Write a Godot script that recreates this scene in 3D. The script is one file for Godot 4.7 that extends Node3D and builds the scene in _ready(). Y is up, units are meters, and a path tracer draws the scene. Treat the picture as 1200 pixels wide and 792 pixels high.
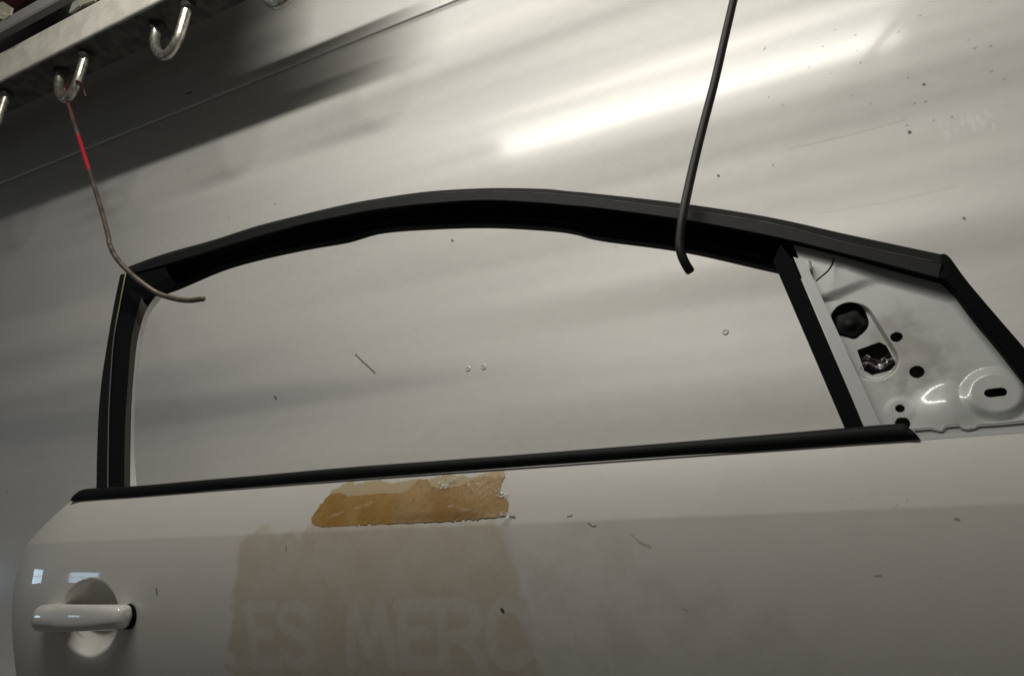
extends Node3D
# A car door hung from a rail in front of a glossy panel wall, lit by one tube lamp.
# Door coordinates: x along the wall, y up from the eye's height, z towards the viewer; the whole scene stands EYE metres up.
const EYE := 1.35
const TAU2 := TAU
var M := {}
var noise := FastNoiseLite.new()
var fine := FastNoiseLite.new()

# ---------------------------------------------------------------- helpers
func lin(r: float, g: float, b: float, a := 1.0) -> Color:
	var c := Color(r, g, b).linear_to_srgb()
	c.a = a
	return c

func mat(called: String, c: Color, rough: float, metal := 0.0, spec := 0.5) -> StandardMaterial3D:
	var m := StandardMaterial3D.new()
	m.resource_name = called
	m.albedo_color = c
	m.roughness = rough
	m.metallic = metal
	m.metallic_specular = spec
	M[called] = m
	return m

func grain(m: StandardMaterial3D, freq: float, cm: float, size := 256) -> void:
	var n := FastNoiseLite.new()
	n.seed = 11
	n.frequency = 0.05
	n.fractal_octaves = 4
	var t := NoiseTexture2D.new()
	t.width = size
	t.height = size
	t.seamless = true
	t.noise = n
	m.heightmap_enabled = true
	m.heightmap_texture = t
	m.heightmap_scale = cm
	m.uv1_triplanar = true
	m.uv1_scale = Vector3.ONE * freq

func mottled(m: StandardMaterial3D, freq: float, a: Color, b: Color, seed_at := 5) -> void:
	var n := FastNoiseLite.new()
	n.seed = seed_at
	n.frequency = 0.02
	n.fractal_octaves = 5
	var t := NoiseTexture2D.new()
	t.width = 256
	t.height = 256
	t.seamless = true
	t.noise = n
	var g := Gradient.new()
	g.set_color(0, a)
	g.set_color(1, b)
	g.set_offset(0, 0.3)
	g.set_offset(1, 0.7)
	t.color_ramp = g
	m.albedo_texture = t
	m.albedo_color = Color.WHITE
	m.uv1_triplanar = true
	m.uv1_scale = Vector3.ONE * freq

func thing(called: String, label: String, category: String, at: Vector3, group := "", kind := "") -> Node3D:
	var o := Node3D.new()
	o.name = called
	add_child(o, true)
	o.position = at + Vector3(0, EYE, 0)
	o.set_meta("label", label)
	o.set_meta("category", category)
	if group:
		o.set_meta("group", group)
	if kind:
		o.set_meta("kind", kind)
	return o

# commits a mesh given in door coordinates under a thing or a part
func put(called: String, mesh: Mesh, m: Material, parent: Node3D, label := "") -> MeshInstance3D:
	var o := MeshInstance3D.new()
	o.name = called
	o.mesh = mesh
	o.material_override = m
	parent.add_child(o, true)
	var off := Vector3(0, EYE, 0)
	var p: Node = parent
	while p != self:
		off -= (p as Node3D).position
		p = p.get_parent()
	o.position = off
	if label:
		o.set_meta("label", label)
	return o

func begin() -> SurfaceTool:
	var st := SurfaceTool.new()
	st.begin(Mesh.PRIMITIVE_TRIANGLES)
	return st

func end(st: SurfaceTool) -> ArrayMesh:
	st.generate_normals()
	return st.commit()

func tri(st: SurfaceTool, a: Vector3, b: Vector3, c: Vector3) -> void:
	st.add_vertex(a)
	st.add_vertex(b)
	st.add_vertex(c)

func quad(st: SurfaceTool, a: Vector3, b: Vector3, c: Vector3, d: Vector3) -> void:
	tri(st, a, b, c)
	tri(st, a, c, d)

# smooth curve through points, n samples
func curve2(ps: Array, n: int) -> Array:
	var out := []
	for i in n:
		var t: float = float(i) / (n - 1) * (ps.size() - 1)
		var k: int = mini(int(t), ps.size() - 2)
		var a = ps[maxi(k - 1, 0)]
		var d = ps[mini(k + 2, ps.size() - 1)]
		out.append(ps[k].cubic_interpolate(ps[k + 1], a, d, t - k))
	return out

# skins rows of points; each band its own smooth group unless smooth
func loft(st: SurfaceTool, rows: Array, smooth := false, closed := false, caps := true) -> void:
	var n: int = rows.size()
	for r in (n if closed else n - 1):
		st.set_smooth_group(1 if smooth else r + 1)
		var a: Array = rows[r]
		var b: Array = rows[(r + 1) % n]
		for i in a.size() - 1:
			quad(st, a[i], a[i + 1], b[i + 1], b[i])
	if closed and caps:
		for e in [0, rows[0].size() - 1]:
			st.set_smooth_group(100 + e)
			var mid := Vector3.ZERO
			for r in n:
				mid += rows[r][e]
			mid /= n
			for r in n:
				tri(st, rows[r][e], rows[(r + 1) % n][e], mid)

# a round rod along points; radius per point; ends capped with a small dome
func rod(st: SurfaceTool, ps: Array, radius: float, sides := 12, cols: Array = []) -> void:
	var rings := []
	var up := Vector3(0.3, 0.2, 0.9).normalized()
	var list := []
	var n: int = ps.size()
	for i in n:
		list.append([ps[i], radius, i])
	var d0: Vector3 = (ps[0] - ps[1]).normalized()
	var d1: Vector3 = (ps[n - 1] - ps[n - 2]).normalized()
	list.push_front([ps[0] + d0 * radius * 0.35, radius * 0.7, 0])
	list.push_front([ps[0] + d0 * radius * 0.42, 0.0001, 0])
	list.append([ps[n - 1] + d1 * radius * 0.35, radius * 0.7, n - 1])
	list.append([ps[n - 1] + d1 * radius * 0.42, 0.0001, n - 1])
	for i in list.size():
		var t: Vector3 = (list[mini(i + 1, list.size() - 1)][0] - list[maxi(i - 1, 0)][0]).normalized()
		var s := t.cross(up).normalized()
		up = s.cross(t).normalized()
		var ring := []
		for k in sides:
			var a := TAU * k / sides
			ring.append(list[i][0] + (s * cos(a) + up * sin(a)) * list[i][1])
		rings.append(ring)
	st.set_smooth_group(1)
	for i in rings.size() - 1:
		for k in sides:
			var k2 := (k + 1) % sides
			var q := [rings[i][k], rings[i + 1][k], rings[i + 1][k2], rings[i][k], rings[i + 1][k2], rings[i][k2]]
			var ci := [i, i + 1, i + 1, i, i + 1, i]
			for j in 6:
				if cols.size():
					st.set_color(cols[list[ci[j]][2]])
				st.add_vertex(q[j])

func curve3(ps: Array, n: int) -> Array:
	return curve2(ps, n)

# regular sheet of (nu+1) x (nv+1) points with normals from its own shape
func sheet(nu: int, nv: int, pos: Callable, uv: Callable, tint = null) -> ArrayMesh:
	var P := PackedVector3Array()
	var N := PackedVector3Array()
	var U := PackedVector2Array()
	var C := PackedColorArray()
	var I := PackedInt32Array()
	for j in nv + 1:
		for i in nu + 1:
			var p: Vector3 = pos.call(i, j)
			P.append(p)
			U.append(uv.call(p))
			if tint != null:
				C.append(tint.call(p))
	var w := nu + 1
	for j in nv + 1:
		for i in w:
			var du := P[j * w + mini(i + 1, nu)] - P[j * w + maxi(i - 1, 0)]
			var dv := P[mini(j + 1, nv) * w + i] - P[maxi(j - 1, 0) * w + i]
			N.append(du.cross(dv).normalized())
	for j in nv:
		for i in nu:
			var a := j * w + i
			I.append_array([a, a + 1, a + w + 1, a, a + w + 1, a + w])
	# face winding agrees with the normals
	var f := (P[1] - P[0]).cross(P[w] - P[0])
	if f.dot(N[0]) > 0:
		for k in range(0, I.size(), 3):
			var s := I[k + 1]
			I[k + 1] = I[k + 2]
			I[k + 2] = s
	var arr := []
	arr.resize(Mesh.ARRAY_MAX)
	arr[Mesh.ARRAY_VERTEX] = P
	arr[Mesh.ARRAY_NORMAL] = N
	arr[Mesh.ARRAY_TEX_UV] = U
	if C.size():
		arr[Mesh.ARRAY_COLOR] = C
	arr[Mesh.ARRAY_INDEX] = I
	var m := ArrayMesh.new()
	m.add_surface_from_arrays(Mesh.PRIMITIVE_TRIANGLES, arr)
	return m

# a sheet with holes: points near a hole's edge are moved onto it, cells inside are left out, the rim turns back by lip
func cut_sheet(nu: int, nv: int, flat: Callable, sdf: Callable, lift: Callable, lip: float, tint = null) -> ArrayMesh:
	var P := []
	var D := []
	var w := nu + 1
	for j in nv + 1:
		for i in w:
			var q: Vector2 = flat.call(float(i) / nu, float(j) / nv)
			P.append(q)
	var cell: float = (P[1] - P[0]).length() * 0.6
	for k in P.size():
		var q: Vector2 = P[k]
		var d: float = sdf.call(q)
		if absf(d) < cell:
			var e := 0.0004
			var g := Vector2(sdf.call(q + Vector2(e, 0)) - sdf.call(q - Vector2(e, 0)), sdf.call(q + Vector2(0, e)) - sdf.call(q - Vector2(0, e)))
			if g.length() > 1e-6:
				P[k] = q - g.normalized() * d
				d = 0.0
		D.append(d)
	var Z := PackedVector3Array()
	for q in P:
		Z.append(lift.call(q))
	var N := PackedVector3Array()
	for j in nv + 1:
		for i in w:
			var q: Vector2 = P[j * w + i]
			var e := 0.0008
			var du: Vector3 = lift.call(q + Vector2(e, 0)) - lift.call(q - Vector2(e, 0))
			var dv: Vector3 = lift.call(q + Vector2(0, e)) - lift.call(q - Vector2(0, e))
			N.append(du.cross(dv).normalized())
	var st := begin()
	var cw: bool = (P[1] - P[0]).cross(P[w] - P[0]) > 0.0
	var order := [0, 2, 1, 0, 3, 2] if cw else [0, 1, 2, 0, 2, 3]
	var keep := []
	for j in nv:
		for i in nu:
			var s := 0.0
			for k in [j * w + i, j * w + i + 1, (j + 1) * w + i, (j + 1) * w + i + 1]:
				s += D[k]
			keep.append(s > 0.0)
	var back := Vector3(0, 0, -lip)
	for j in nv:
		for i in nu:
			if not keep[j * nu + i]:
				continue
			var c := [j * w + i, j * w + i + 1, (j + 1) * w + i + 1, (j + 1) * w + i]
			for k in order:
				st.set_normal(N[c[k]])
				if tint != null:
					st.set_color(tint.call(P[c[k]]))
				st.add_vertex(Z[c[k]])
			if lip == 0.0:
				continue
			var near := [[0, -1, 0, 1], [1, 0, 1, 2], [0, 1, 2, 3], [-1, 0, 3, 0]]
			for o in near:
				var i2: int = i + o[0]
				var j2: int = j + o[1]
				if i2 < 0 or j2 < 0 or i2 >= nu or j2 >= nv or keep[j2 * nu + i2]:
					continue
				var a: Vector3 = Z[c[o[2]]]
				var b: Vector3 = Z[c[o[3]]]
				var n := (b - a).cross(back).normalized() * (1.0 if cw else -1.0)
				for v in ([a, b + back, b, a, a + back, b + back] if cw else [a, b, b + back, a, b + back, a + back]):
					st.set_normal(n)
					if tint != null:
						st.set_color(tint.call(Vector2(v.x, v.y)))
					st.add_vertex(v)
	return st.commit()

func frame_z(y: float, d := 0.0) -> float:
	return -0.28 * (y - 0.117) - 0.012 - d

func on_frame(ps: Array, d: float) -> Array:
	var out := []
	for p in ps:
		out.append(Vector3(p.x, p.y, frame_z(p.y, d)))
	return out

func at_z(ps: Array, z: float) -> Array:
	var out := []
	for p in ps:
		out.append(Vector3(p.x, p.y, z))
	return out

func ss(a: float, b: float, x: float) -> float:
	return smoothstep(a, b, x)

func poly_d(q: Vector2, poly: Array) -> float:      # signed distance, negative inside
	var d := 1e9
	var inside := false
	var n := poly.size()
	for i in n:
		var a: Vector2 = poly[i]
		var b: Vector2 = poly[(i + 1) % n]
		d = minf(d, q.distance_to(Geometry2D.get_closest_point_to_segment(q, a, b)))
		if (a.y > q.y) != (b.y > q.y) and q.x < (b.x - a.x) * (q.y - a.y) / (b.y - a.y) + a.x:
			inside = not inside
	return -d if inside else d

func path_d(q: Vector2, ps: Array) -> float:
	var d := 1e9
	for i in ps.size() - 1:
		d = minf(d, q.distance_to(Geometry2D.get_closest_point_to_segment(q, ps[i], ps[i + 1])))
	return d

func box_mesh(a: Vector3, b: Vector3, r: float) -> ArrayMesh:      # chamfered box
	var st := begin()
	var c := (a + b) / 2
	var h := (b - a).abs() / 2
	r = minf(r, minf(h.x, minf(h.y, h.z)) * 0.9)
	for ax in 3:
		for s in [-1, 1]:
			st.set_smooth_group(-1)
			var u := (ax + 1) % 3
			var v := (ax + 2) % 3
			var q := []
			for e in [[-1, -1], [1, -1], [1, 1], [-1, 1]]:
				var p := Vector3.ZERO
				p[ax] = s * h[ax]
				p[u] = e[0] * (h[u] - r)
				p[v] = e[1] * (h[v] - r)
				q.append(c + p)
			quad(st, q[0], q[1], q[2], q[3])
			for s2 in [-1, 1]:           # chamfers between this face and the next axis' faces
				var p1 := Vector3.ZERO
				p1[ax] = s * h[ax]
				p1[u] = s2 * (h[u] - r)
				p1[v] = h[v] - r
				var p2 := p1
				p2[ax] = s * (h[ax] - r)
				p2[u] = s2 * h[u]
				var p3 := p2
				p3[v] = -p3[v]
				var p4 := p1
				p4[v] = -p4[v]
				quad(st, c + p1, c + p2, c + p3, c + p4)
	for k in 8:
		var s := Vector3(1 if k & 1 else -1, 1 if k & 2 else -1, 1 if k & 4 else -1)
		tri(st, c + s * Vector3(h.x, h.y - r, h.z - r), c + s * Vector3(h.x - r, h.y, h.z - r), c + s * Vector3(h.x - r, h.y - r, h.z))
	return end(st)

# ---------------------------------------------------------------- the skin of the door
func crease_y(x: float) -> float:
	return lerpf(0.0566, 0.0553, clampf((x - (-1.0362)) / (1.0951), 0, 1.2))

func top_y(x: float) -> float:
	return lerpf(0.1125, 0.1078, clampf((x - (-1.0354)) / (1.0379), 0, 1.15))

func left_x(y: float) -> float:
	var ps := [Vector2(-1.0373, 0.1126), Vector2(-1.0684, 0.0899), Vector2(-1.1095, 0.0602), Vector2(-1.1227, 0.0342), Vector2(-1.1273, 0.0005), Vector2(-1.1202, -0.0435), Vector2(-1.1087, -0.0827), Vector2(-1.0982, -0.1186)]
	if y >= ps[0].y:
		return ps[0].x - 0.006
	for i in ps.size() - 1:
		if y >= ps[i + 1].y:
			return lerpf(ps[i].x, ps[i + 1].x, (ps[i].y - y) / (ps[i].y - ps[i + 1].y)) - 0.006 - 0.004 * ss(0.1, 0.0, y)
	return ps[-1].x - 0.010

const DISH := Vector2(-0.937, -0.0355)

func skin_z(x: float, y: float) -> float:
	var c := crease_y(x)
	var t := top_y(x)
	var z := 0.0
	var k := (y - c) / maxf(t - c, 0.001)
	var d := c - y
	var z1 := 0.006 - 0.0115 * k - 0.0055 * k * maxf(k, 0.0)
	var z2 := 0.006 + 0.10 * d - (1.25 * d * d - 0.70 * d * d * d if d > 0.0 else 0.0)
	z = lerpf(z2, z1, ss(-0.004, 0.004, y - c))
	z -= 0.35 * pow(maxf(0.0, -1.0 - x), 2.0) / 0.3           # the skin curves back a little towards its rear edge
	var r := Vector2((x - DISH.x) / 0.057, (y - DISH.y) / 0.0435).length()
	if r < 1.12:
		var e := ss(1.04, 0.94, r)
		z -= 0.003 * e + 0.021 * (1.0 - pow(minf(r / 0.96, 1.0), 2.2))
	return z

func skin_mesh() -> ArrayMesh:
	var xs := []
	var x := 0.0
	while x < 0.32:
		xs.append(x)
		x += 0.002
	while x < 1.42:
		xs.append(x)
		x += 0.011
	var ys := []
	for k in 9:
		ys.append(Vector2(0, k / 8.0 * 0.94))
	for k in [0.97, 0.99]:
		ys.append(Vector2(0, k))
	for k in [0.0, 0.001, 0.0025]:
		ys.append(Vector2(1, k))
	for k in 120:
		ys.append(Vector2(1, 0.004 + 0.002 * k))
	for k in 14:
		ys.append(Vector2(1, 0.262 + 0.02 * k))
	var hem := [Vector2(0.006, -0.022), Vector2(0.0015, -0.012), Vector2(0.0, -0.005), Vector2(0.0005, -0.0018)]
	var nu := xs.size() + hem.size() - 1
	var pos := func(i: int, j: int) -> Vector3:
		var s: float = 0.0018 if i < hem.size() else xs[i - hem.size()] + 0.0022
		var yy: float
		var v: Vector2 = ys[j]
		var xg := -1.05 + s
		for it in 2:
			yy = lerpf(top_y(xg), crease_y(xg), v.y) if v.x == 0 else crease_y(xg) - v.y
			xg = left_x(yy) + s
		var z := skin_z(xg, yy)
		if i < hem.size():
			xg = left_x(yy) + hem[i].x
			z += hem[i].y
		return Vector3(xg, yy, z)
	return sheet(nu, ys.size() - 1, pos, skin_uv)

const UX := -1.12
const UW := 1.30
const UY := 0.13
const UH := 0.34

func skin_uv(p: Vector3) -> Vector2:
	return Vector2((p.x - UX) / UW, (UY - p.y) / UH)

func blend_px(im: Image, i: int, j: int, c: Color, a: float) -> void:
	if a <= 0.0 or i < 0 or j < 0 or i >= im.get_width() or j >= im.get_height():
		return
	im.set_pixel(i, j, im.get_pixel(i, j).lerp(c, minf(a, 1.0)))

# what sticks to the paint: glue left by a torn-off sticker with the clean ghosts of its letters, specks and rubs
func skin_picture() -> ImageTexture:
	var W := 2000
	var H := 523
	var im := Image.create(W, H, false, Image.FORMAT_RGB8)
	var base := Color(0.83, 0.819, 0.793)
	var s := UW / W
	var stain := [Vector2(-0.5781, 0.0733), Vector2(-0.5999, 0.0527), Vector2(-0.6658, 0.0601), Vector2(-0.6849, 0.0561), Vector2(-0.6849, 0.0211), Vector2(-0.6879, -0.0103), Vector2(-0.6927, -0.0542), Vector2(-0.689, -0.109), Vector2(-0.3096, -0.0872), Vector2(-0.3206, -0.0505), Vector2(-0.3372, -0.0011), Vector2(-0.3398, 0.0285), Vector2(-0.3496, 0.0477), Vector2(-0.3605, 0.0581)]
	var halo := [Vector2(-0.3624, 0.0582), Vector2(-0.3513, 0.0363), Vector2(-0.3407, -0.0084), Vector2(-0.3092, -0.0638), Vector2(-0.2475, -0.0741), Vector2(-0.0656, -0.0648), Vector2(-0.057, -0.0418), Vector2(-0.2054, 0.026), Vector2(-0.218, 0.0402), Vector2(-0.2307, 0.0441), Vector2(-0.2578, 0.0543), Vector2(-0.2988, 0.0604)]
	var pale := [Vector2(-0.5722, 0.0938), Vector2(-0.5709, 0.1047), Vector2(-0.4629, 0.1062), Vector2(-0.3589, 0.1062), Vector2(-0.3588, 0.0843), Vector2(-0.4592, 0.0726), Vector2(-0.5707, 0.0774)]
	var rub := [Vector2(-0.1781, 0.1089), Vector2(-0.1524, 0.1012), Vector2(-0.1508, 0.0854), Vector2(-0.1564, 0.0696), Vector2(-0.1628, 0.0602), Vector2(-0.1904, 0.0593), Vector2(-0.26, 0.0585), Vector2(-0.3411, 0.0594), Vector2(-0.3493, 0.0994), Vector2(-0.3419, 0.1103)]
	var letters := [
		[[Vector2(-0.6635, -0.0182), Vector2(-0.6552, -0.0771)], [Vector2(-0.6683, -0.02), Vector2(-0.631, -0.0187)], [Vector2(-0.6595, -0.0468), Vector2(-0.6348, -0.0461)], [Vector2(-0.6603, -0.0756), Vector2(-0.6215, -0.0749)]],
		[[Vector2(-0.58, -0.0282), Vector2(-0.5866, -0.0208), Vector2(-0.5999, -0.0176), Vector2(-0.6139, -0.0203), Vector2(-0.6189, -0.0289), Vector2(-0.6141, -0.0381), Vector2(-0.5969, -0.0444), Vector2(-0.5822, -0.0514), Vector2(-0.5766, -0.061), Vector2(-0.5812, -0.0708), Vector2(-0.5945, -0.0754), Vector2(-0.6076, -0.0727), Vector2(-0.6156, -0.0648)]],
		[[Vector2(-0.526, -0.0718), Vector2(-0.5252, -0.0418), Vector2(-0.5218, -0.0176), Vector2(-0.5138, -0.0376), Vector2(-0.5026, -0.06), Vector2(-0.4938, -0.0371), Vector2(-0.4879, -0.0157), Vector2(-0.4812, -0.0408), Vector2(-0.4754, -0.0697)]],
		[[Vector2(-0.4633, -0.0155), Vector2(-0.4605, -0.0691)], [Vector2(-0.4672, -0.0171), Vector2(-0.4276, -0.0151)], [Vector2(-0.4619, -0.0418), Vector2(-0.4354, -0.0404)], [Vector2(-0.4644, -0.0685), Vector2(-0.4248, -0.0669)]],
		[[Vector2(-0.418, -0.0143), Vector2(-0.4154, -0.0673)], [Vector2(-0.4199, -0.0158), Vector2(-0.3953, -0.0148), Vector2(-0.3813, -0.0207), Vector2(-0.3776, -0.0295), Vector2(-0.3829, -0.0384), Vector2(-0.3965, -0.0424), Vector2(-0.4152, -0.0437)], [Vector2(-0.3965, -0.0424), Vector2(-0.3844, -0.053), Vector2(-0.3753, -0.0656)]],
		[[Vector2(-0.3301, -0.0243), Vector2(-0.3404, -0.0151), Vector2(-0.3518, -0.0144), Vector2(-0.3615, -0.0226), Vector2(-0.3658, -0.0395), Vector2(-0.363, -0.0552), Vector2(-0.3542, -0.0633), Vector2(-0.3422, -0.0642), Vector2(-0.3303, -0.0568)]]]
	for j in H:
		for i in W:
			var q := Vector2(UX + (i + 0.5) * s, UY - (j + 0.5) * UH / H)
			var n := noise.get_noise_2d(q.x * 900, q.y * 900)
			var n2 := fine.get_noise_2d(q.x * 900, q.y * 900)
			var c := base
			c = c.lerp(Color(0.785, 0.776, 0.75), clampf(0.25 + 0.6 * n, 0, 1) * 0.35)
			if q.x > -0.95 and q.x < -0.02:
				var wob := Vector2(n2, fine.get_noise_2d(q.x * 900 + 300, q.y * 900)) * 0.003 + Vector2(n, noise.get_noise_2d(q.x * 900 + 700, q.y * 900)) * 0.014
				var d := poly_d(q + wob, stain)
				if d < 0.006:
					var a := ss(0.006, -0.006, d) * (0.58 + 0.2 * n + 0.12 * n2)
					c = c.lerp(Color(0.725, 0.672, 0.585), clampf(a, 0, 1))
				d = poly_d(q + wob * 3.0, halo)
				if d < 0.01:
					c = c.lerp(Color(0.72, 0.71, 0.67), ss(0.012, -0.02, d) * clampf(0.1 + 0.4 * n + 0.2 * n2, 0, 0.3))
				d = poly_d(q + wob * 0.6, pale)
				if d < 0.004:
					c = c.lerp(Color(0.70, 0.61, 0.45), ss(0.0015, -0.001, d) * 0.8)
				d = poly_d(q + wob * 1.2, rub)
				if d < 0.004:
					c = c.lerp(Color(0.845, 0.832, 0.81), ss(0.002, -0.002, d) * 0.55)
			im.set_pixel(i, j, c)
	for strokes in letters:
		var lo := Vector2(9, 9)
		var hi := Vector2(-9, -9)
		for ps in strokes:
			for p in ps:
				lo = lo.min(p)
				hi = hi.max(p)
		for j in range(int((UY - hi.y - 0.012) / UH * H), int((UY - lo.y + 0.012) / UH * H)):
			for i in range(int((lo.x - 0.012 - UX) / s), int((hi.x + 0.012 - UX) / s)):
				var q := Vector2(UX + (i + 0.5) * s, UY - (j + 0.5) * UH / H)
				var n2 := fine.get_noise_2d(q.x * 900, q.y * 900)
				var d := 1.0
				for ps in strokes:
					d = minf(d, path_d(q + Vector2(n2, n2) * 0.0006, ps))
				blend_px(im, i, j, Color(0.80, 0.79, 0.755), ss(0.0068, 0.0052, d) * (0.68 + 0.5 * n2))
	# chips, dirt and hairlines
	var rng := RandomNumberGenerator.new()
	rng.seed = 4
	var marks := [[[Vector2(-0.8161, -0.0015), Vector2(-0.8133, -0.0082)], 0.0009, 0.7], [[Vector2(-0.3526, -0.0188), Vector2(-0.3509, -0.021)], 0.0012, 0.95], [[Vector2(-0.2275, 0.0436), Vector2(-0.2188, 0.0356)], 0.0006, 0.2], [[Vector2(-0.2188, 0.0356), Vector2(-0.21, 0.0319)], 0.001, 0.2], [[Vector2(-0.2659, 0.0536), Vector2(-0.2619, 0.0505), Vector2(-0.2587, 0.0511)], 0.0006, 0.6],
		[[Vector2(-0.3456, 0.0627), Vector2(-0.3402, 0.0617)], 0.001, 0.6], [[Vector2(-0.2864, 0.0603), Vector2(-0.2822, 0.0609)], 0.0008, 0.5], [[Vector2(-0.1862, -0.0162), Vector2(-0.1828, -0.0175)], 0.0006, 0.25], [[Vector2(-0.0417, 0.008), Vector2(-0.0371, 0.008)], 0.0006, 0.35], [[Vector2(0.0162, 0.0464), Vector2(0.0183, 0.0457)], 0.0009, 0.4], [[Vector2(-0.6189, 0.0428), Vector2(-0.6171, 0.0373)], 0.0008, 0.3]]
	for k in 30:
		var p := Vector2(rng.randf_range(-1.0, 0.1), rng.randf_range(-0.17, 0.1))
		marks.append([[p, p + Vector2(rng.randf_range(-0.004, 0.004), rng.randf_range(-0.003, 0.003))], rng.randf_range(0.0003, 0.0006), rng.randf_range(0.04, 0.13)])
	for m in marks:
		var c: Vector2 = m[0][0]
		for j in range(int((UY - c.y - 0.02) / UH * H), int((UY - c.y + 0.02) / UH * H)):
			for i in range(int((c.x - 0.02 - UX) / s), int((c.x + 0.02 - UX) / s)):
				var q := Vector2(UX + (i + 0.5) * s, UY - (j + 0.5) * UH / H)
				blend_px(im, i, j, Color(0.16, 0.14, 0.12), ss(m[1] * 1.5, m[1] * 0.5, path_d(q, m[0])) * m[2])
	return ImageTexture.create_from_image(im)

# ---------------------------------------------------------------- the mirror corner's holes and pressings
const H_PLUG := [Vector2(-0.0364, 0.2232)]
const H_BOX := [Vector2(-0.0331, 0.1955), Vector2(-0.0165, 0.1999), Vector2(-0.0123, 0.1963), Vector2(-0.0073, 0.1785), Vector2(-0.0111, 0.1743), Vector2(-0.025, 0.1719), Vector2(-0.0298, 0.1762)]
const H_SMALL := [Vector2(-0.0024, 0.2021), Vector2(0.0083, 0.1676), Vector2(-0.0082, 0.1371), Vector2(-0.0081, 0.1239)]
const H_SLOT := [Vector2(0.0546, 0.1418), Vector2(0.0625, 0.1419)]
const B_CAP := [Vector2(-0.0357, 0.2231), Vector2(-0.0218, 0.1831)]
const B_STEP := [Vector2(-0.0619, 0.2495), Vector2(-0.0419, 0.2538), Vector2(-0.0199, 0.2602), Vector2(0.0047, 0.2631)]
const B_MID := [Vector2(0.0238, 0.1299), Vector2(0.008, 0.1654), Vector2(-0.0084, 0.1357)]

func sail_sdf(q: Vector2) -> float:
	var d: float = path_d(q, [H_PLUG[0] + Vector2(-0.001, 0.006), H_PLUG[0]]) - 0.0143
	d = minf(d, poly_d(q, H_BOX) - 0.0012)
	var r := [0.0048, 0.0056, 0.0035, 0.0056]
	for k in 4:
		d = minf(d, (q - H_SMALL[k]).length() - r[k])
	d = minf(d, path_d(q, H_SLOT) - 0.0036)
	return d

func sail_lift(q: Vector2) -> Vector3:
	var h := 0.0
	h -= 0.0055 * ss(0.0190, 0.0155, path_d(q, B_CAP))                   # the long pressed-in pocket
	var mid: Vector2 = (H_SLOT[0] + H_SLOT[1]) / 2
	var r := ((q - mid) * Vector2(0.95, 1.0)).length()
	h += 0.0048 * ss(0.0235, 0.0145, r)    # raised boss round the slot
	h += 0.0060 * ss(0.030, 0.002, (q - B_MID[0]).length())              # broad dome
	h += 0.0004 * ss(0.021, 0.009, (q - B_MID[1]).length())
	h += 0.0006 * ss(0.013, 0.007, (q - B_MID[2]).length())
	# pressed ledge under the top corner: the sheet above stands proud
	var e := 1e9
	var side := 0.0
	for i in B_STEP.size() - 1:
		var a: Vector2 = B_STEP[i]
		var b: Vector2 = B_STEP[i + 1]
		var c := Geometry2D.get_closest_point_to_segment(q, a, b)
		if q.distance_to(c) < e:
			e = q.distance_to(c)
			side = signf((b - a).cross(q - a))
	h += 0.0032 * ss(-0.005, 0.005, e * side) * ss(0.0047, -0.0381, q.x)
	h += 0.0004 * noise.get_noise_2d(q.x * 400, q.y * 400)
	return Vector3(q.x, q.y, frame_z(q.y, 0.014) + h)

# ---------------------------------------------------------------- 
func _ready() -> void:
	# camera
	var cam := Camera3D.new()
	cam.name = "camera"
	cam.fov = 2.0 * rad_to_deg(atan(396.0 / 900.0))
	cam.position = Vector3(0, EYE, 0.65)
	cam.rotation_degrees = Vector3(18, 28, 0)
	cam.near = 0.02
	cam.far = 40.0
	add_child(cam)
	cam.current = true
	# air of the dim workshop
	var env := Environment.new()
	env.background_mode = Environment.BG_COLOR
	env.background_color = lin(0.052, 0.0485, 0.0445)
	env.tonemap_mode = Environment.TONE_MAPPER_LINEAR
	env.tonemap_exposure = 1.0
	env.sdfgi_enabled = true
	env.ssao_enabled = true
	env.ssil_enabled = true
	var we := WorldEnvironment.new()
	we.name = "environment"
	we.environment = env
	add_child(we)
	# the tube lamp's light
	var al := AreaLight3D.new()
	al.name = "tube_light"
	al.area_size = Vector2(1.30, 0.05)
	al.light_color = Color(1.0, 0.988, 0.955)
	al.light_energy = 1.65
	al.area_range = 12.0
	al.area_attenuation = 2.0
	al.shadow_enabled = true
	add_child(al)
	al.position = Vector3(-0.53, EYE + 1.515, 0.59)
	al.look_at(Vector3(-0.53, EYE + 0.35, -0.35), Vector3(0, 0, -1))

	noise.seed = 3
	noise.frequency = 0.02
	noise.fractal_octaves = 3
	fine.seed = 8
	fine.frequency = 0.12
	fine.fractal_octaves = 4
	materials()
	wall()
	lamp()
	windows()
	rack()
	rods()
	door()

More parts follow.
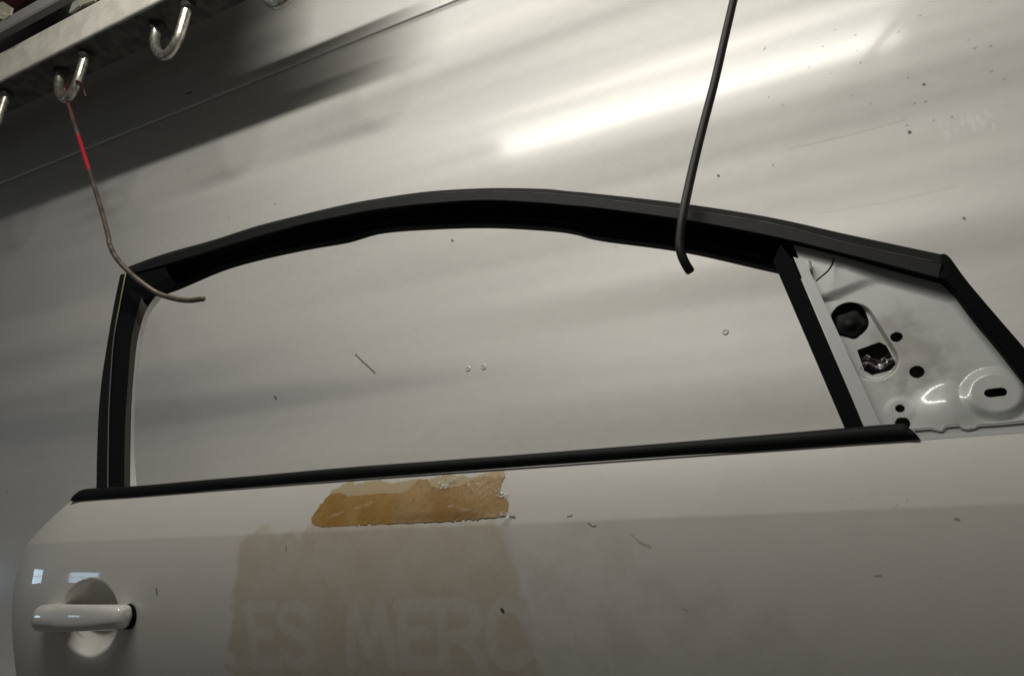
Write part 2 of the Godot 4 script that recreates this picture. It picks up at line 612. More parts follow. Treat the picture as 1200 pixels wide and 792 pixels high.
func materials() -> void:
	var m: StandardMaterial3D
	m = mat("rubber", lin(0.005, 0.005, 0.0052), 0.6, 0.0, 0.3)
	grain(m, 60.0, 0.02)
	m = mat("trim", lin(0.007, 0.007, 0.0075), 0.55, 0.0, 0.28)
	mottled(m, 9.0, lin(0.0045, 0.0045, 0.005), lin(0.012, 0.012, 0.0125))
	grain(m, 80.0, 0.015)
	m = mat("black", lin(0.003, 0.003, 0.0035), 0.75, 0.0, 0.2)
	m = mat("bead_highlight", lin(0.03, 0.03, 0.03), 0.5)  # lighter tone stands for a highlight line on the seal
	mottled(m, 6.0, lin(0.006, 0.006, 0.006), lin(0.06, 0.06, 0.058))
	m = mat("brown", lin(0.02, 0.016, 0.012), 0.7)
	m = mat("paint", lin(0.56, 0.555, 0.53), 0.42)
	m.clearcoat_enabled = true
	m.clearcoat = 0.7
	m.clearcoat_roughness = 0.025
	m = mat("primer", lin(1, 1, 1), 0.4)
	m.clearcoat_enabled = true
	m.clearcoat = 0.35
	m.clearcoat_roughness = 0.1
	m.vertex_color_use_as_albedo = true
	m = mat("primer_plain", lin(0.55, 0.555, 0.54), 0.45)
	m = mat("post_paint", lin(0.46, 0.465, 0.455), 0.45)
	m = mat("dark", lin(0.006, 0.006, 0.006), 0.8)
	m = mat("steel", lin(0.42, 0.40, 0.34), 0.42, 0.0)
	mottled(m, 3.0, lin(0.70, 0.675, 0.59), lin(0.84, 0.81, 0.72))
	m = mat("steel_dark", lin(0.05, 0.048, 0.045), 0.6, 0.2)
	m = mat("shaded_steel", lin(0.035, 0.032, 0.028), 0.6)  # dark tone stands for shade on the rail's underside
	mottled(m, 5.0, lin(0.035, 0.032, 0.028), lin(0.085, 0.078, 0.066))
	m = mat("bar", lin(0.42, 0.41, 0.40), 0.5)
	m = mat("zinc", lin(0.5, 0.47, 0.38), 0.35, 0.85)
	mottled(m, 14.0, lin(0.30, 0.285, 0.24), lin(0.66, 0.64, 0.56))
	m = mat("weld", lin(0.055, 0.053, 0.046), 0.7, 0.3)
	grain(m, 90.0, 0.1)
	m = mat("rust_rod", lin(1, 1, 1), 0.5, 0.5)
	m.vertex_color_use_as_albedo = true
	m = mat("dark_rod", lin(0.016, 0.013, 0.011), 0.5, 0.2)
	grain(m, 60.0, 0.03)

# ---------------------------------------------------------------- the wall of coated panels
const WZ := -0.45
const SEAM := 1.1643

func wall_z(x: float, y: float) -> float:      # the shallow rolled waves of the sheet
	var a := 0.0
	a += 0.00004 * sin(y * 52.0 + 0.25 * sin(x * 1.3))
	a += 0.00016 * sin(y * 31.0 + 1.3 + 0.3 * sin(x * 0.8 + 1.0))
	a += 0.00026 * noise.get_noise_2d(x * 3.0, y * 130.0)
	return a

func wall() -> void:
	var W := 2048
	var H := 1024
	var x0 := -3.2
	var wd := 3.9
	var y1 := 1.75
	var hd := 1.95
	var im := Image.create(W, H, false, Image.FORMAT_RGB8)
	for j in H:
		for i in W:
			var q := Vector2(x0 + wd * i / W, y1 - hd * j / H)
			var n := noise.get_noise_2d(q.x * 60, q.y * 260)
			var n2 := fine.get_noise_2d(q.x * 220, q.y * 420)
			im.set_pixel(i, j, Color(0.905, 0.90, 0.885).lerp(Color(0.86, 0.855, 0.845), clampf(0.4 + 0.7 * n + 0.4 * n2, 0, 1) * 0.5))
	var rng := RandomNumberGenerator.new()
	rng.seed = 21
	var marks := [[[Vector2(-0.9247, 0.4241), Vector2(-0.9071, 0.4081), Vector2(-0.8899, 0.394), Vector2(-0.875, 0.3805)], 0.0004, 0.75, 0], [[Vector2(0.0531, 0.6157), Vector2(0.054, 0.6141)], 0.0013, 0.8, 0], [[Vector2(-0.2173, 0.6192), Vector2(-0.2161, 0.6173)], 0.0010, 0.7, 0], [[Vector2(0.0976, 0.4696), Vector2(0.0984, 0.4681)], 0.0010, 0.6, 0], [[Vector2(0.0818, 0.6858), Vector2(0.0826, 0.684)], 0.0010, 0.6, 0], [[Vector2(-0.7129, 0.6168), Vector2(-0.7109, 0.6146)], 0.0015, 0.6, 0], [[Vector2(-1.1252, 0.365), Vector2(-1.1198, 0.3591)], 0.0016, 0.6, 0], [[Vector2(-1.5432, 1.2153), Vector2(-1.5205, 1.2128)], 0.0016, 0.7, 0],
		[[Vector2(-0.1085, 0.6352), Vector2(-0.0175, 0.633), Vector2(0.0506, 0.6362)], 0.0006, 0.07, 0], [[Vector2(-0.0838, 0.5197), Vector2(0.0118, 0.5152), Vector2(0.0961, 0.5173)], 0.0006, 0.05, 0]]
	var lo := [Vector2(0.0211, 0.842)]
	for k in 26:
		var p := Vector2(rng.randf_range(-0.16, 0.18), rng.randf_range(0.62, 0.82))
		marks.append([[p, p + Vector2(0.001, 0.001)], rng.randf_range(0.0003, 0.0006), rng.randf_range(0.15, 0.4), 0])
	for k in 30:
		var p := Vector2(rng.randf_range(-2.6, 0.2), rng.randf_range(0.1, 1.3))
		marks.append([[p, p + Vector2(rng.randf_range(-0.004, 0.004), 0.002)], rng.randf_range(0.0007, 0.0013), rng.randf_range(0.1, 0.35), 0])
	# the rubbed patch of pale scores
	for k in 40:
		var p := Vector2(0.121, 0.5977) + Vector2(rng.randf_range(-0.032, 0.034), rng.randf_range(-0.010, 0.012))
		marks.append([[p, p + Vector2(rng.randf_range(-0.002, 0.002), rng.randf_range(0.004, 0.016))], rng.randf_range(0.0008, 0.003), rng.randf_range(0.08, 0.3), 1])
	for k in 10:
		var p := Vector2(-0.3477, 0.4439) + Vector2(rng.randf_range(-0.022, 0.022), rng.randf_range(-0.010, 0.006))
		marks.append([[p, p + Vector2(rng.randf_range(0.0, 0.008), rng.randf_range(0.003, 0.010))], rng.randf_range(0.0008, 0.0025), rng.randf_range(0.06, 0.2), 1])
	for m in marks:
		var ps: Array = m[0]
		var a: Vector2 = ps[0]
		var b: Vector2 = ps[-1]
		var e := 0.006
		for j in range(int((y1 - maxf(a.y, b.y) - e) / hd * H), int((y1 - minf(a.y, b.y) + e) / hd * H) + 1):
			for i in range(int((minf(a.x, b.x) - e - x0) / wd * W), int((maxf(a.x, b.x) + e - x0) / wd * W) + 1):
				var q := Vector2(x0 + wd * i / W, y1 - hd * j / H)
				blend_px(im, i, j, Color(0.97, 0.97, 0.98) if m[3] else Color(0.13, 0.12, 0.11), ss(m[1] + 0.0012, m[1] * 0.3, path_d(q, ps)) * m[2])
	var m := mat("wall_coat", Color.WHITE, 1.0, 0.85)
	m.albedo_texture = ImageTexture.create_from_image(im)
	m.metallic_specular = 0.5
	var gl := Image.create(512, 1024, false, Image.FORMAT_RGB8)
	for j in 1024:
		for i in 512:
			var n := noise.get_noise_2d(i * 0.05, j * 0.42) + 0.08 * fine.get_noise_2d(i * 0.02 + 900.0, j * 0.3)
			var g := clampf(0.79 + 0.32 * n, 0.62, 0.98)
			gl.set_pixel(i, j, Color(g, g, g))
	m.roughness_texture = ImageTexture.create_from_image(gl)
	m.clearcoat_enabled = true
	m.clearcoat = 0.27
	m.clearcoat_roughness = 0.135
	var w := thing("wall", "off-white glossy wall of smooth coated panels behind the car door", "wall", Vector3(-0.8, -EYE, WZ), "", "structure")
	var uv := func(p: Vector3) -> Vector2: return Vector2((p.x - x0) / wd, (y1 - p.y) / hd)
	for k in 2:
		var ya: float = [-EYE, SEAM + 0.0016][k]
		var yb: float = [SEAM - 0.0016, 2.4][k]
		var rows := 220
		var pos := func(i: int, j: int) -> Vector3:
			var x := lerpf(-5.0, 2.2, i / 90.0)
			if j == 0 or j == rows + 2:
				return Vector3(x, ya if j == 0 else yb, WZ - 0.03)
			var y := lerpf(ya, yb, (j - 1.0) / rows)
			var ed := minf(y - ya, yb - y)
			return Vector3(x, y, WZ + wall_z(x, y) - 0.0015 * ss(0.003, 0.0, ed))
		put("panel", sheet(90, rows + 2, pos, uv), m, w)
	var st := begin()
	quad(st, Vector3(-5, SEAM - 0.02, WZ - 0.028), Vector3(2.2, SEAM - 0.02, WZ - 0.028), Vector3(2.2, SEAM + 0.02, WZ - 0.028), Vector3(-5, SEAM + 0.02, WZ - 0.028))
	put("joint_seal", end(st), M.dark, w)
	# screws in the panel
	var sm := mat("screw_paint", lin(0.66, 0.65, 0.63), 0.5, 0.3)
	for p in [Vector2(-0.6714, 0.3618), Vector2(-0.6397, 0.3607), Vector2(-0.2267, 0.3601)]:
		var s := begin()
		var prof := [Vector2(0.0001, 0.0004), Vector2(0.0016, 0.0004), Vector2(0.0017, 0.0012), Vector2(0.0036, 0.0014), Vector2(0.0048, 0.0008), Vector2(0.0052, -0.001)]
		var rows := []
		for q in prof:
			var ring := []
			for k in 25:
				var a := TAU * k / 24
				ring.append(Vector3(p.x + cos(a) * q.x, p.y + sin(a) * q.x, WZ + wall_z(p.x, p.y) + q.y))
			rows.append(ring)
		loft(s, rows)
		put("screw", end(s), sm, w)

# ---------------------------------------------------------------- the tube lamp above and behind the eye
func lamp() -> void:
	var t := thing("tube_lamp", "long white tube lamp hung above the door, mirrored as a bright streak in the wall", "lamp", Vector3(-0.55, 1.53, 0.6))
	var glow := mat("tube_glow", lin(0.9, 0.9, 0.88), 0.4)
	glow.emission_enabled = true
	glow.emission = Color(1.0, 0.98, 0.94)
	glow.emission_energy_multiplier = 6.0
	var st := begin()
	rod(st, [Vector3(-1.19, 1.535, 0.605), Vector3(-0.55, 1.535, 0.605), Vector3(0.13, 1.535, 0.605)], 0.013, 16)
	put("lamp_tube", end(st), glow, t)
	var body := mat("lamp_body", lin(0.6, 0.6, 0.58), 0.5)
	put("lamp_housing", box_mesh(Vector3(-1.24, 1.555, 0.58), Vector3(0.19, 1.60, 0.65), 0.006), body, t)
	for x in [-1.215, 0.155]:
		put("lamp_holder", box_mesh(Vector3(x - 0.012, 1.52, 0.59), Vector3(x + 0.012, 1.5555, 0.62), 0.003), body, t)

# ---------------------------------------------------------------- two small daylight windows far along the room, mirrored by the paint at the handle
func windows() -> void:
	var glow := mat("window_glow", lin(0.6, 0.7, 0.8), 0.5)
	glow.emission_enabled = true
	glow.emission = Color(0.78, 0.90, 1.0)
	glow.emission_energy_multiplier = 3.0
	var fm: StandardMaterial3D = M.lamp_body
	var where := [Vector3(-6.0, 0.03, 3.40), Vector3(-6.0, 0.06, 1.45)]
	var names := ["small pale daylight window far off left, nearer the viewer of two", "small pale daylight window far off left, nearer the panel wall of two"]
	for k in 2:
		var c: Vector3 = where[k]
		var t := thing("far_window", names[k], "window", c, "far windows")
		var hy := 0.13
		var hz := 0.12 if k == 0 else 0.34
		put("frame", box_mesh(c - Vector3(0.05, hy + 0.04, hz + 0.04), c + Vector3(-0.004, hy + 0.04, hz + 0.04), 0.004), fm, t)
		put("pane", box_mesh(c - Vector3(0.004, hy, hz), c + Vector3(0.0, hy, hz), 0.001), glow, t)
		put("glazing_bar", box_mesh(c - Vector3(0.0, 0.012, hz), c + Vector3(0.012, 0.012, hz), 0.001), fm, t)
		var l := AreaLight3D.new()
		l.name = "far_window_light"
		l.area_size = Vector2(hz * 2, hy * 2)
		l.light_color = Color(0.78, 0.90, 1.0)
		l.light_energy = 3.0 * l.area_size.x * l.area_size.y / PI
		l.area_range = 12.0
		l.area_attenuation = 2.0
		l.shadow_enabled = true
		add_child(l, true)
		l.position = c + Vector3(0.016, EYE, 0)
		l.rotation = Vector3(0, -PI / 2, 0)

# ---------------------------------------------------------------- the rack
func rack() -> void:
	var t := thing("hanging_rail", "grey steel channel rail with welded hooks underneath, above the door's rear corner", "rail", Vector3(-1.3, 1.17, -0.2))
	var y0 := 1.1695
	var y1 := 1.2635
	var zf := -0.16
	var zb := -0.245
	var r := 0.006
	# C profile, open at the back
	var prof := [Vector2(zb, y0)]
	for k in 7:
		var a := -PI / 2 + PI / 2 * k / 6
		prof.append(Vector2(zf - r + cos(a) * r, y0 + r + sin(a) * r))
	for k in 7:
		var a := PI / 2 * k / 6
		prof.append(Vector2(zf - r + cos(a) * r, y1 - r + sin(a) * r))
	prof.append_array([Vector2(zb, y1), Vector2(zb, y1 - 0.005), Vector2(zf - 0.006, y1 - 0.006), Vector2(zf - 0.006, y0 + 0.006), Vector2(zb, y0 + 0.005)])
	var st := begin()
	var rows := []
	for p in prof:
		var row := []
		for k in 41:
			row.append(Vector3(lerpf(-3.4, -0.86, k / 40.0), p.y, p.x))
		rows.append(row)
	loft(st, rows, false, true, false)
	put("channel", end(st), M.steel, t)
	put("underside_shade", box_mesh(Vector3(-3.4, y0 - 0.003, zb), Vector3(-0.86, y0 - 0.0004, zf - 0.005), 0.001), M.shaded_steel, t)  # thin dark strip: the shade under the rail put into colour
	# hooks welded under it
	var xs := [-1.925, -1.615, -1.277, -0.957]
	var hook := [Vector3(-1.3286, 1.1764, -0.2), Vector3(-1.3341, 1.1383, -0.2), Vector3(-1.3205, 1.0999, -0.2), Vector3(-1.2927, 1.07, -0.2), Vector3(-1.2623, 1.063, -0.2), Vector3(-1.2379, 1.0837, -0.2), Vector3(-1.2273, 1.1227, -0.2), Vector3(-1.2194, 1.1631, -0.2)]
	var rng := RandomNumberGenerator.new()
	rng.seed = 5
	for k in xs.size():
		var s := begin()
		var ps := []
		var mid := -1.277
		for p in hook:
			ps.append(Vector3(p.x - mid + xs[k], p.y + (0.006 if k == 1 else 0.0), p.z + (p.x - mid) * 0.12))
		rod(s, curve3(ps, 32), 0.0105, 14)
		var h := put("hook", end(s), M.zinc, t)
		for e in [ps[0], ps[-1]]:
			var wst := begin()
			var wr := []
			for i in 9:
				var ring := []
				var th := PI * i / 8
				for j in 15:
					var ph := TAU * (j % 14) / 14
					var d := Vector3(sin(th) * cos(ph), cos(th), sin(th) * sin(ph))
					var n := fine.get_noise_3d(d.x * 9 + k * 7, d.y * 9, d.z * 9 + e.x * 50)
					ring.append(Vector3(e.x, y0 - 0.006, e.z) + d * Vector3(0.017, 0.017, 0.016) * (1.0 + 0.5 * n))
				wr.append(ring)
			loft(wst, wr, true)
			put("weld_bead", end(wst), M.weld, h)
	# upper bar and dark back plate of the rack
	var b := thing("rack_bar", "thin grey flat bar running along the rack above the channel rail", "bar", Vector3(-1.3, 1.34, -0.17))
	put("flat_bar", box_mesh(Vector3(-3.4, 1.337, -0.185), Vector3(-1.35, 1.376, -0.16), 0.004), M.bar, b)
	var p := thing("rack_plate", "dark steel back plate between the channel rail and the flat bar", "plate", Vector3(-1.3, 1.28, -0.25))
	put("plate", box_mesh(Vector3(-3.4, 1.24, -0.262), Vector3(-1.12, 1.62, -0.248), 0.003), M.steel_dark, p)
	# what lies on the rack
	var red := mat("red_cloth", lin(0.055, 0.010, 0.012), 0.85)
	var pale := mat("pale_plastic", lin(0.50, 0.47, 0.36), 0.5)
	var clear := mat("white_clip", lin(0.45, 0.44, 0.40), 0.45)
	var rag := thing("rag", "dark red rag lying on the flat bar at the rack's far end", "rag", Vector3(-1.95, 1.378, -0.17))
	st = begin()
	rows = []
	for i in 13:
		var ring := []
		var th := PI * i / 12
		for j in 25:
			var ph := TAU * (j % 24) / 24
			var d := Vector3(sin(th) * cos(ph), cos(th), sin(th) * sin(ph))
			var n := noise.get_noise_3d(d.x * 60, d.y * 60, d.z * 60)
			ring.append(Vector3(-1.86, 1.414, -0.172) + d * Vector3(0.15, 0.035, 0.055) * (1.0 + 0.5 * n))
		rows.append(ring)
	loft(st, rows, true)
	put("cloth", end(st), red, rag)
	var tag := thing("paper_tag", "crumpled cream tag hanging over the flat bar beside the red rag", "tag", Vector3(-1.8, 1.3, -0.1))
	put("tag", bent_card([Vector2(-1.8212, 1.3465), Vector2(-1.7769, 1.3306), Vector2(-1.7348, 1.2982), Vector2(-1.73, 1.2743), Vector2(-1.7527, 1.2713), Vector2(-1.8022, 1.2937)], -0.1, 0.004), pale, tag)
	var c1 := thing("plastic_clip", "white plastic clip standing on the channel rail, left one of two", "clip", Vector3(-1.62, 1.2635, -0.19), "clips on the rail")
	put("clip", bent_card([Vector2(-1.6403, 1.3039), Vector2(-1.636, 1.3346), Vector2(-1.624, 1.3496), Vector2(-1.602, 1.3403), Vector2(-1.6036, 1.3111), Vector2(-1.6272, 1.3035)], -0.18, 0.006), clear, c1)
	var c2 := thing("plastic_clip", "cream plastic clip with a dark hole on the channel rail, right one of two", "clip", Vector3(-1.55, 1.2635, -0.19), "clips on the rail")
	put("clip", bent_card([Vector2(-1.5972, 1.3109), Vector2(-1.5999, 1.3444), Vector2(-1.5429, 1.3201), Vector2(-1.5434, 1.2984), Vector2(-1.5693, 1.3018)], -0.18, 0.006), pale, c2)

# a thick, slightly crumpled card of that outline
func bent_card(ps: Array, z: float, thick: float) -> ArrayMesh:
	var st := begin()
	var mid := Vector2.ZERO
	for p in ps:
		mid += p / ps.size()
	var n := ps.size()
	var up := func(q: Vector2, back: float) -> Vector3:
		return Vector3(q.x, q.y, z - back + 0.006 * noise.get_noise_2d(q.x * 900, q.y * 900))
	for i in n:
		var a: Vector2 = ps[i]
		var b: Vector2 = ps[(i + 1) % n]
		var am := a.lerp(mid, 0.5)
		var bm := b.lerp(mid, 0.5)
		for back in [0.0, thick]:
			st.set_smooth_group(-1)
			quad(st, up.call(a, back), up.call(b, back), up.call(bm, back), up.call(am, back))
			tri(st, up.call(am, back), up.call(bm, back), up.call(mid, back))
		quad(st, up.call(a, 0.0), up.call(b, 0.0), up.call(b, thick), up.call(a, thick))
	return end(st)

# ---------------------------------------------------------------- the two hook rods
func rods() -> void:
	var t := thing("hook_rod", "thin rusty bent hook rod with red paint at the door's rear top corner", "hook", Vector3(-1.1, 0.42, -0.1))
	var ps := curve3([Vector3(-1.5178, 1.0334, -0.19), Vector3(-1.527, 1.0562, -0.186), Vector3(-1.56, 1.0881, -0.19), Vector3(-1.6154, 1.1158, -0.203), Vector3(-1.6498, 1.11, -0.212), Vector3(-1.5964, 1.0431, -0.2), Vector3(-1.5184, 0.9665, -0.173), Vector3(-1.4105, 0.8408, -0.147), Vector3(-1.3276, 0.7456, -0.126), Vector3(-1.2406, 0.6495, -0.102), Vector3(-1.1748, 0.5754, -0.082), Vector3(-1.159, 0.5527, -0.078), Vector3(-1.1303, 0.5215, -0.074), Vector3(-1.0917, 0.4882, -0.075), Vector3(-1.0562, 0.4612, -0.081), Vector3(-1.0324, 0.4446, -0.092), Vector3(-0.9977, 0.4316, -0.098), Vector3(-0.9658, 0.4238, -0.1), Vector3(-0.9327, 0.42, -0.098)], 110)
	var cols := []
	for i in ps.size():
		var n := fine.get_noise_1d(i * 3.0)
		var k := float(i) / (ps.size() - 1) * 18.0
		var c := Color(0.065, 0.05, 0.04).lerp(Color(0.16, 0.135, 0.11), clampf(0.5 + n * 1.6, 0, 1))
		if k < 3.0:
			c = Color(0.05, 0.02, 0.02)
		elif k < 6.0:
			c = c.lerp(Color(0.26, 0.05, 0.06), 0.55)
		if k > 6.55 and k < 7.75:
			c = Color(0.55, 0.025, 0.045)
		if k > 13.6:
			c = c.lerp(Color(0.24, 0.20, 0.14), 0.45)
		cols.append(c)
	var st := begin()
	rod(st, ps, 0.0042, 12, cols)
	put("rod", end(st), M.rust_rod, t)
	var t2 := thing("hook_rod", "thick dark straight hook rod with short bent tip before the window frame", "hook", Vector3(-0.18, 0.3, -0.06))
	var top := [Vector3(-0.1149, 0.6549, -0.12), Vector3(-0.1414, 0.539, -0.1)]
	var dir: Vector3 = (top[0] - top[1]).normalized()
	var pr := [Vector3(0.275, 1.20, -0.2), Vector3(0.288, 1.225, -0.2), Vector3(0.27, 1.238, -0.2), Vector3(0.252, 1.22, -0.2), Vector3(0.21, 1.10, -0.195), top[0] + dir * 0.25 + Vector3(0.02, 0, 0), top[0] + dir * 0.1, top[0] + dir * 0.05, top[0]]
	pr.append_array([Vector3(-0.1284, 0.5964, -0.11), Vector3(-0.1414, 0.539, -0.1), Vector3(-0.1544, 0.4863, -0.09), Vector3(-0.1657, 0.4374, -0.08), Vector3(-0.1741, 0.3933, -0.069), Vector3(-0.1793, 0.3608, -0.06), Vector3(-0.183, 0.3368, -0.058), Vector3(-0.1831, 0.3226, -0.058), Vector3(-0.1804, 0.311, -0.061), Vector3(-0.1771, 0.303, -0.066)])
	st = begin()
	rod(st, curve3(pr, 120), 0.0048, 14)
	put("rod", end(st), M.dark_rod, t2)

# ---------------------------------------------------------------- the door
func door() -> void:
	var d := thing("car_door", "white car door shell without glass or mirror, hung on hook rods", "car door", Vector3(-0.5, -0.42, -0.03))
	var pm: StandardMaterial3D = M.paint
	pm.albedo_texture = skin_picture()
	pm.albedo_color = Color.WHITE
	pm.texture_repeat = false
	var peel := FastNoiseLite.new()
	peel.seed = 31
	peel.frequency = 0.16
	var pt := NoiseTexture2D.new()
	pt.width = 1300
	pt.height = 340
	pt.noise = peel
	pm.heightmap_enabled = true
	pm.heightmap_texture = pt
	pm.heightmap_scale = 0.004
	put("outer_skin", skin_mesh(), pm, d)
	# inner sheet closes the door's back
	var st := begin()
	for k in 1:
		quad(st, Vector3(-1.05, 0.10, -0.055), Vector3(0.33, 0.10, -0.055), Vector3(0.33, -0.45, -0.055), Vector3(-1.05, -0.45, -0.055))
		quad(st, Vector3(-1.05, -0.45, -0.055), Vector3(0.33, -0.45, -0.055), Vector3(0.33, -0.45, -0.02), Vector3(-1.05, -0.45, -0.02))
	put("inner_sheet", end(st), M.primer_plain, d)
	window_frame(d)
	belt(d)
	sail(d)
	handle(d)
	tape(d)

func window_frame(d: Node3D) -> void:
	var a := curve2([Vector2(-1.1945, 0.5379), Vector2(-1.1009, 0.5453), Vector2(-0.9765, 0.5451), Vector2(-0.8822, 0.5485), Vector2(-0.7826, 0.5452), Vector2(-0.706, 0.5411), Vector2(-0.6409, 0.5344), Vector2(-0.5489, 0.5205), Vector2(-0.4537, 0.4979), Vector2(-0.3683, 0.4714), Vector2(-0.3273, 0.455), Vector2(-0.2897, 0.4399), Vector2(-0.19, 0.3972), Vector2(-0.0996, 0.3536), Vector2(-0.0248, 0.3111), Vector2(0.0423, 0.2737)], 90)
	var a2 := curve2([Vector2(-1.1689, 0.5242), Vector2(-1.0846, 0.5334), Vector2(-0.9645, 0.5341), Vector2(-0.8714, 0.5376), Vector2(-0.7732, 0.5346), Vector2(-0.6976, 0.5306), Vector2(-0.6331, 0.5233), Vector2(-0.5422, 0.5091), Vector2(-0.4482, 0.4864), Vector2(-0.3639, 0.4592), Vector2(-0.3235, 0.4433), Vector2(-0.2864, 0.4279), Vector2(-0.1881, 0.384), Vector2(-0.099, 0.3424), Vector2(-0.0256, 0.2977), Vector2(0.0405, 0.2617)], 90)
	var b := curve2([Vector2(-1.1575, 0.515), Vector2(-1.0704, 0.5139), Vector2(-0.9555, 0.5177), Vector2(-0.8628, 0.5198), Vector2(-0.7667, 0.5193), Vector2(-0.6915, 0.5141), Vector2(-0.6281, 0.5082), Vector2(-0.5378, 0.4931), Vector2(-0.4452, 0.4722), Vector2(-0.3615, 0.4439), Vector2(-0.3216, 0.4285), Vector2(-0.285, 0.4143), Vector2(-0.1877, 0.3718), Vector2(-0.0996, 0.3278), Vector2(-0.0267, 0.2861), Vector2(0.0359, 0.2484)], 90)
	var c := curve2([Vector2(-1.1435, 0.481), Vector2(-1.0814, 0.4856), Vector2(-0.9832, 0.5022), Vector2(-0.8922, 0.5049), Vector2(-0.7919, 0.5005), Vector2(-0.7143, 0.4941), Vector2(-0.6513, 0.4952), Vector2(-0.558, 0.4783), Vector2(-0.4625, 0.4558), Vector2(-0.3767, 0.4289), Vector2(-0.3356, 0.4128), Vector2(-0.2974, 0.3928), Vector2(-0.1976, 0.3524), Vector2(-0.0974, 0.3017), Vector2(-0.0243, 0.268), Vector2(0.0352, 0.2447)], 90)
	# outer rubber lip
	var st := begin()
	var back := curve2([Vector2(-1.1945, 0.5379), Vector2(-1.1009, 0.5453), Vector2(-0.9765, 0.5451), Vector2(-0.8822, 0.5485), Vector2(-0.7826, 0.5452), Vector2(-0.706, 0.5411), Vector2(-0.6409, 0.5344), Vector2(-0.5489, 0.5205), Vector2(-0.4537, 0.4979), Vector2(-0.3683, 0.4714), Vector2(-0.3273, 0.455), Vector2(-0.2897, 0.4399), Vector2(-0.19, 0.3972), Vector2(-0.0996, 0.3536), Vector2(-0.0248, 0.3111), Vector2(0.0423, 0.2737)], 90)
	for i in back.size():
		back[i] += Vector2(0, -0.004)
	loft(st, [on_frame(back, 0.045), on_frame(a, 0.012), on_frame(a, 0.006), on_frame(a2, 0.0)])
	put("roof_seal", end(st), M.rubber, d)
	st = begin()
	rod(st, on_frame(a2, -0.0008), 0.0008, 8)  # lighter bead painted in as the thin highlight between seal and trim
	put("seal_highlight", end(st), M.bead_highlight, d)
	st = begin()
	loft(st, [on_frame(a2, 0.0), on_frame(a2, -0.0012), on_frame(b, -0.001), on_frame(b, 0.004)])
	put("frame_trim", end(st), M.trim, d)
	st = begin()
	var c_in := []
	for i in c.size():
		c_in.append(c[i] + Vector2(0, 0.012))
	loft(st, [on_frame(b, 0.003), on_frame(b, 0.014), on_frame(c_in, 0.024), on_frame(c, 0.034), on_frame(c, 0.05), on_frame(back, 0.046)])
	put("header", end(st), M.black, d)
	# thin glass seal line inside the header
	st = begin()
	var lip := curve2([Vector2(-0.962, 0.5092), Vector2(-0.8861, 0.5099), Vector2(-0.7869, 0.5069), Vector2(-0.6468, 0.5009), Vector2(-0.5542, 0.4851), Vector2(-0.459, 0.4621), Vector2(-0.3735, 0.4347), Vector2(-0.2949, 0.4021), Vector2(-0.1954, 0.3607), Vector2(-0.1052, 0.3135)], 60)
	rod(st, on_frame(lip, 0.026), 0.0012, 6)
	put("glass_seal", end(st), M.rubber, d)

	# rear pillar
	var o := curve2([Vector2(-1.1936, 0.5223), Vector2(-1.1699, 0.4595), Vector2(-1.1396, 0.3881), Vector2(-1.1063, 0.3141), Vector2(-1.0743, 0.2531), Vector2(-1.0362, 0.1895), Vector2(-0.9945, 0.1239)], 40)
	var l := curve2([Vector2(-1.1729, 0.5197), Vector2(-1.1451, 0.4498), Vector2(-1.1159, 0.3798), Vector2(-1.0771, 0.3077), Vector2(-1.0427, 0.2474), Vector2(-1.0049, 0.1862), Vector2(-0.9642, 0.1218)], 40)
	var m := curve2([Vector2(-1.1109, 0.4858), Vector2(-1.1067, 0.4461), Vector2(-1.0857, 0.3779), Vector2(-1.0492, 0.3064), Vector2(-1.0184, 0.2468), Vector2(-0.9837, 0.186), Vector2(-0.9449, 0.1218)], 40)
	var n := curve2([Vector2(-1.0872, 0.4736), Vector2(-1.1015, 0.4394), Vector2(-1.0887, 0.3822), Vector2(-1.0558, 0.3104), Vector2(-1.0241, 0.2499), Vector2(-0.9886, 0.1884), Vector2(-0.9499, 0.1233)], 40)
	var w := curve2([Vector2(-1.0965, 0.4784), Vector2(-1.1123, 0.444), Vector2(-1.1004, 0.391), Vector2(-1.0697, 0.3154), Vector2(-1.0373, 0.2539), Vector2(-0.9989, 0.1912), Vector2(-0.9527, 0.1248)], 40)
	var wb := []
	for q in w:
		wb.append(q - Vector2(0.014, 0))
	st = begin()
	loft(st, [on_frame(o, 0.045), on_frame(o, 0.006), on_frame(o, 0.003), on_frame(l, 0.0)])
	put("pillar_edge", end(st), M.trim, d)
	st = begin()
	loft(st, [on_frame(l, 0.0), on_frame(l, 0.004), on_frame(m, 0.01)])
	put("pillar_cover", end(st), M.black, d)
	st = begin()
	loft(st, [on_frame(m, 0.01), on_frame(n, 0.022)])
	put("glass_channel", end(st), M.brown, d)
	st = begin()
	loft(st, [on_frame(n, 0.022), on_frame(w, 0.034), on_frame(wb, 0.046), on_frame(o, 0.046)])
	put("inner_flange", end(st), M.primer_plain, d)
	# bare painted edge that shows yellowed at its top
	st = begin()
	var cols := []
	var lp := on_frame(l, -0.0004)
	for i in lp.size():
		cols.append(Color(0.30, 0.27, 0.12).lerp(Color(0.04, 0.038, 0.035), ss(0.05, 0.32, i / 40.0)))
	rod(st, lp, 0.0011, 8, cols)
	var edge_m := mat("bare_edge", lin(1, 1, 1), 0.5)
	edge_m.vertex_color_use_as_albedo = true
	put("bare_edge", end(st), edge_m, d)

	# corner cap where header and rear pillar meet
	st = begin()
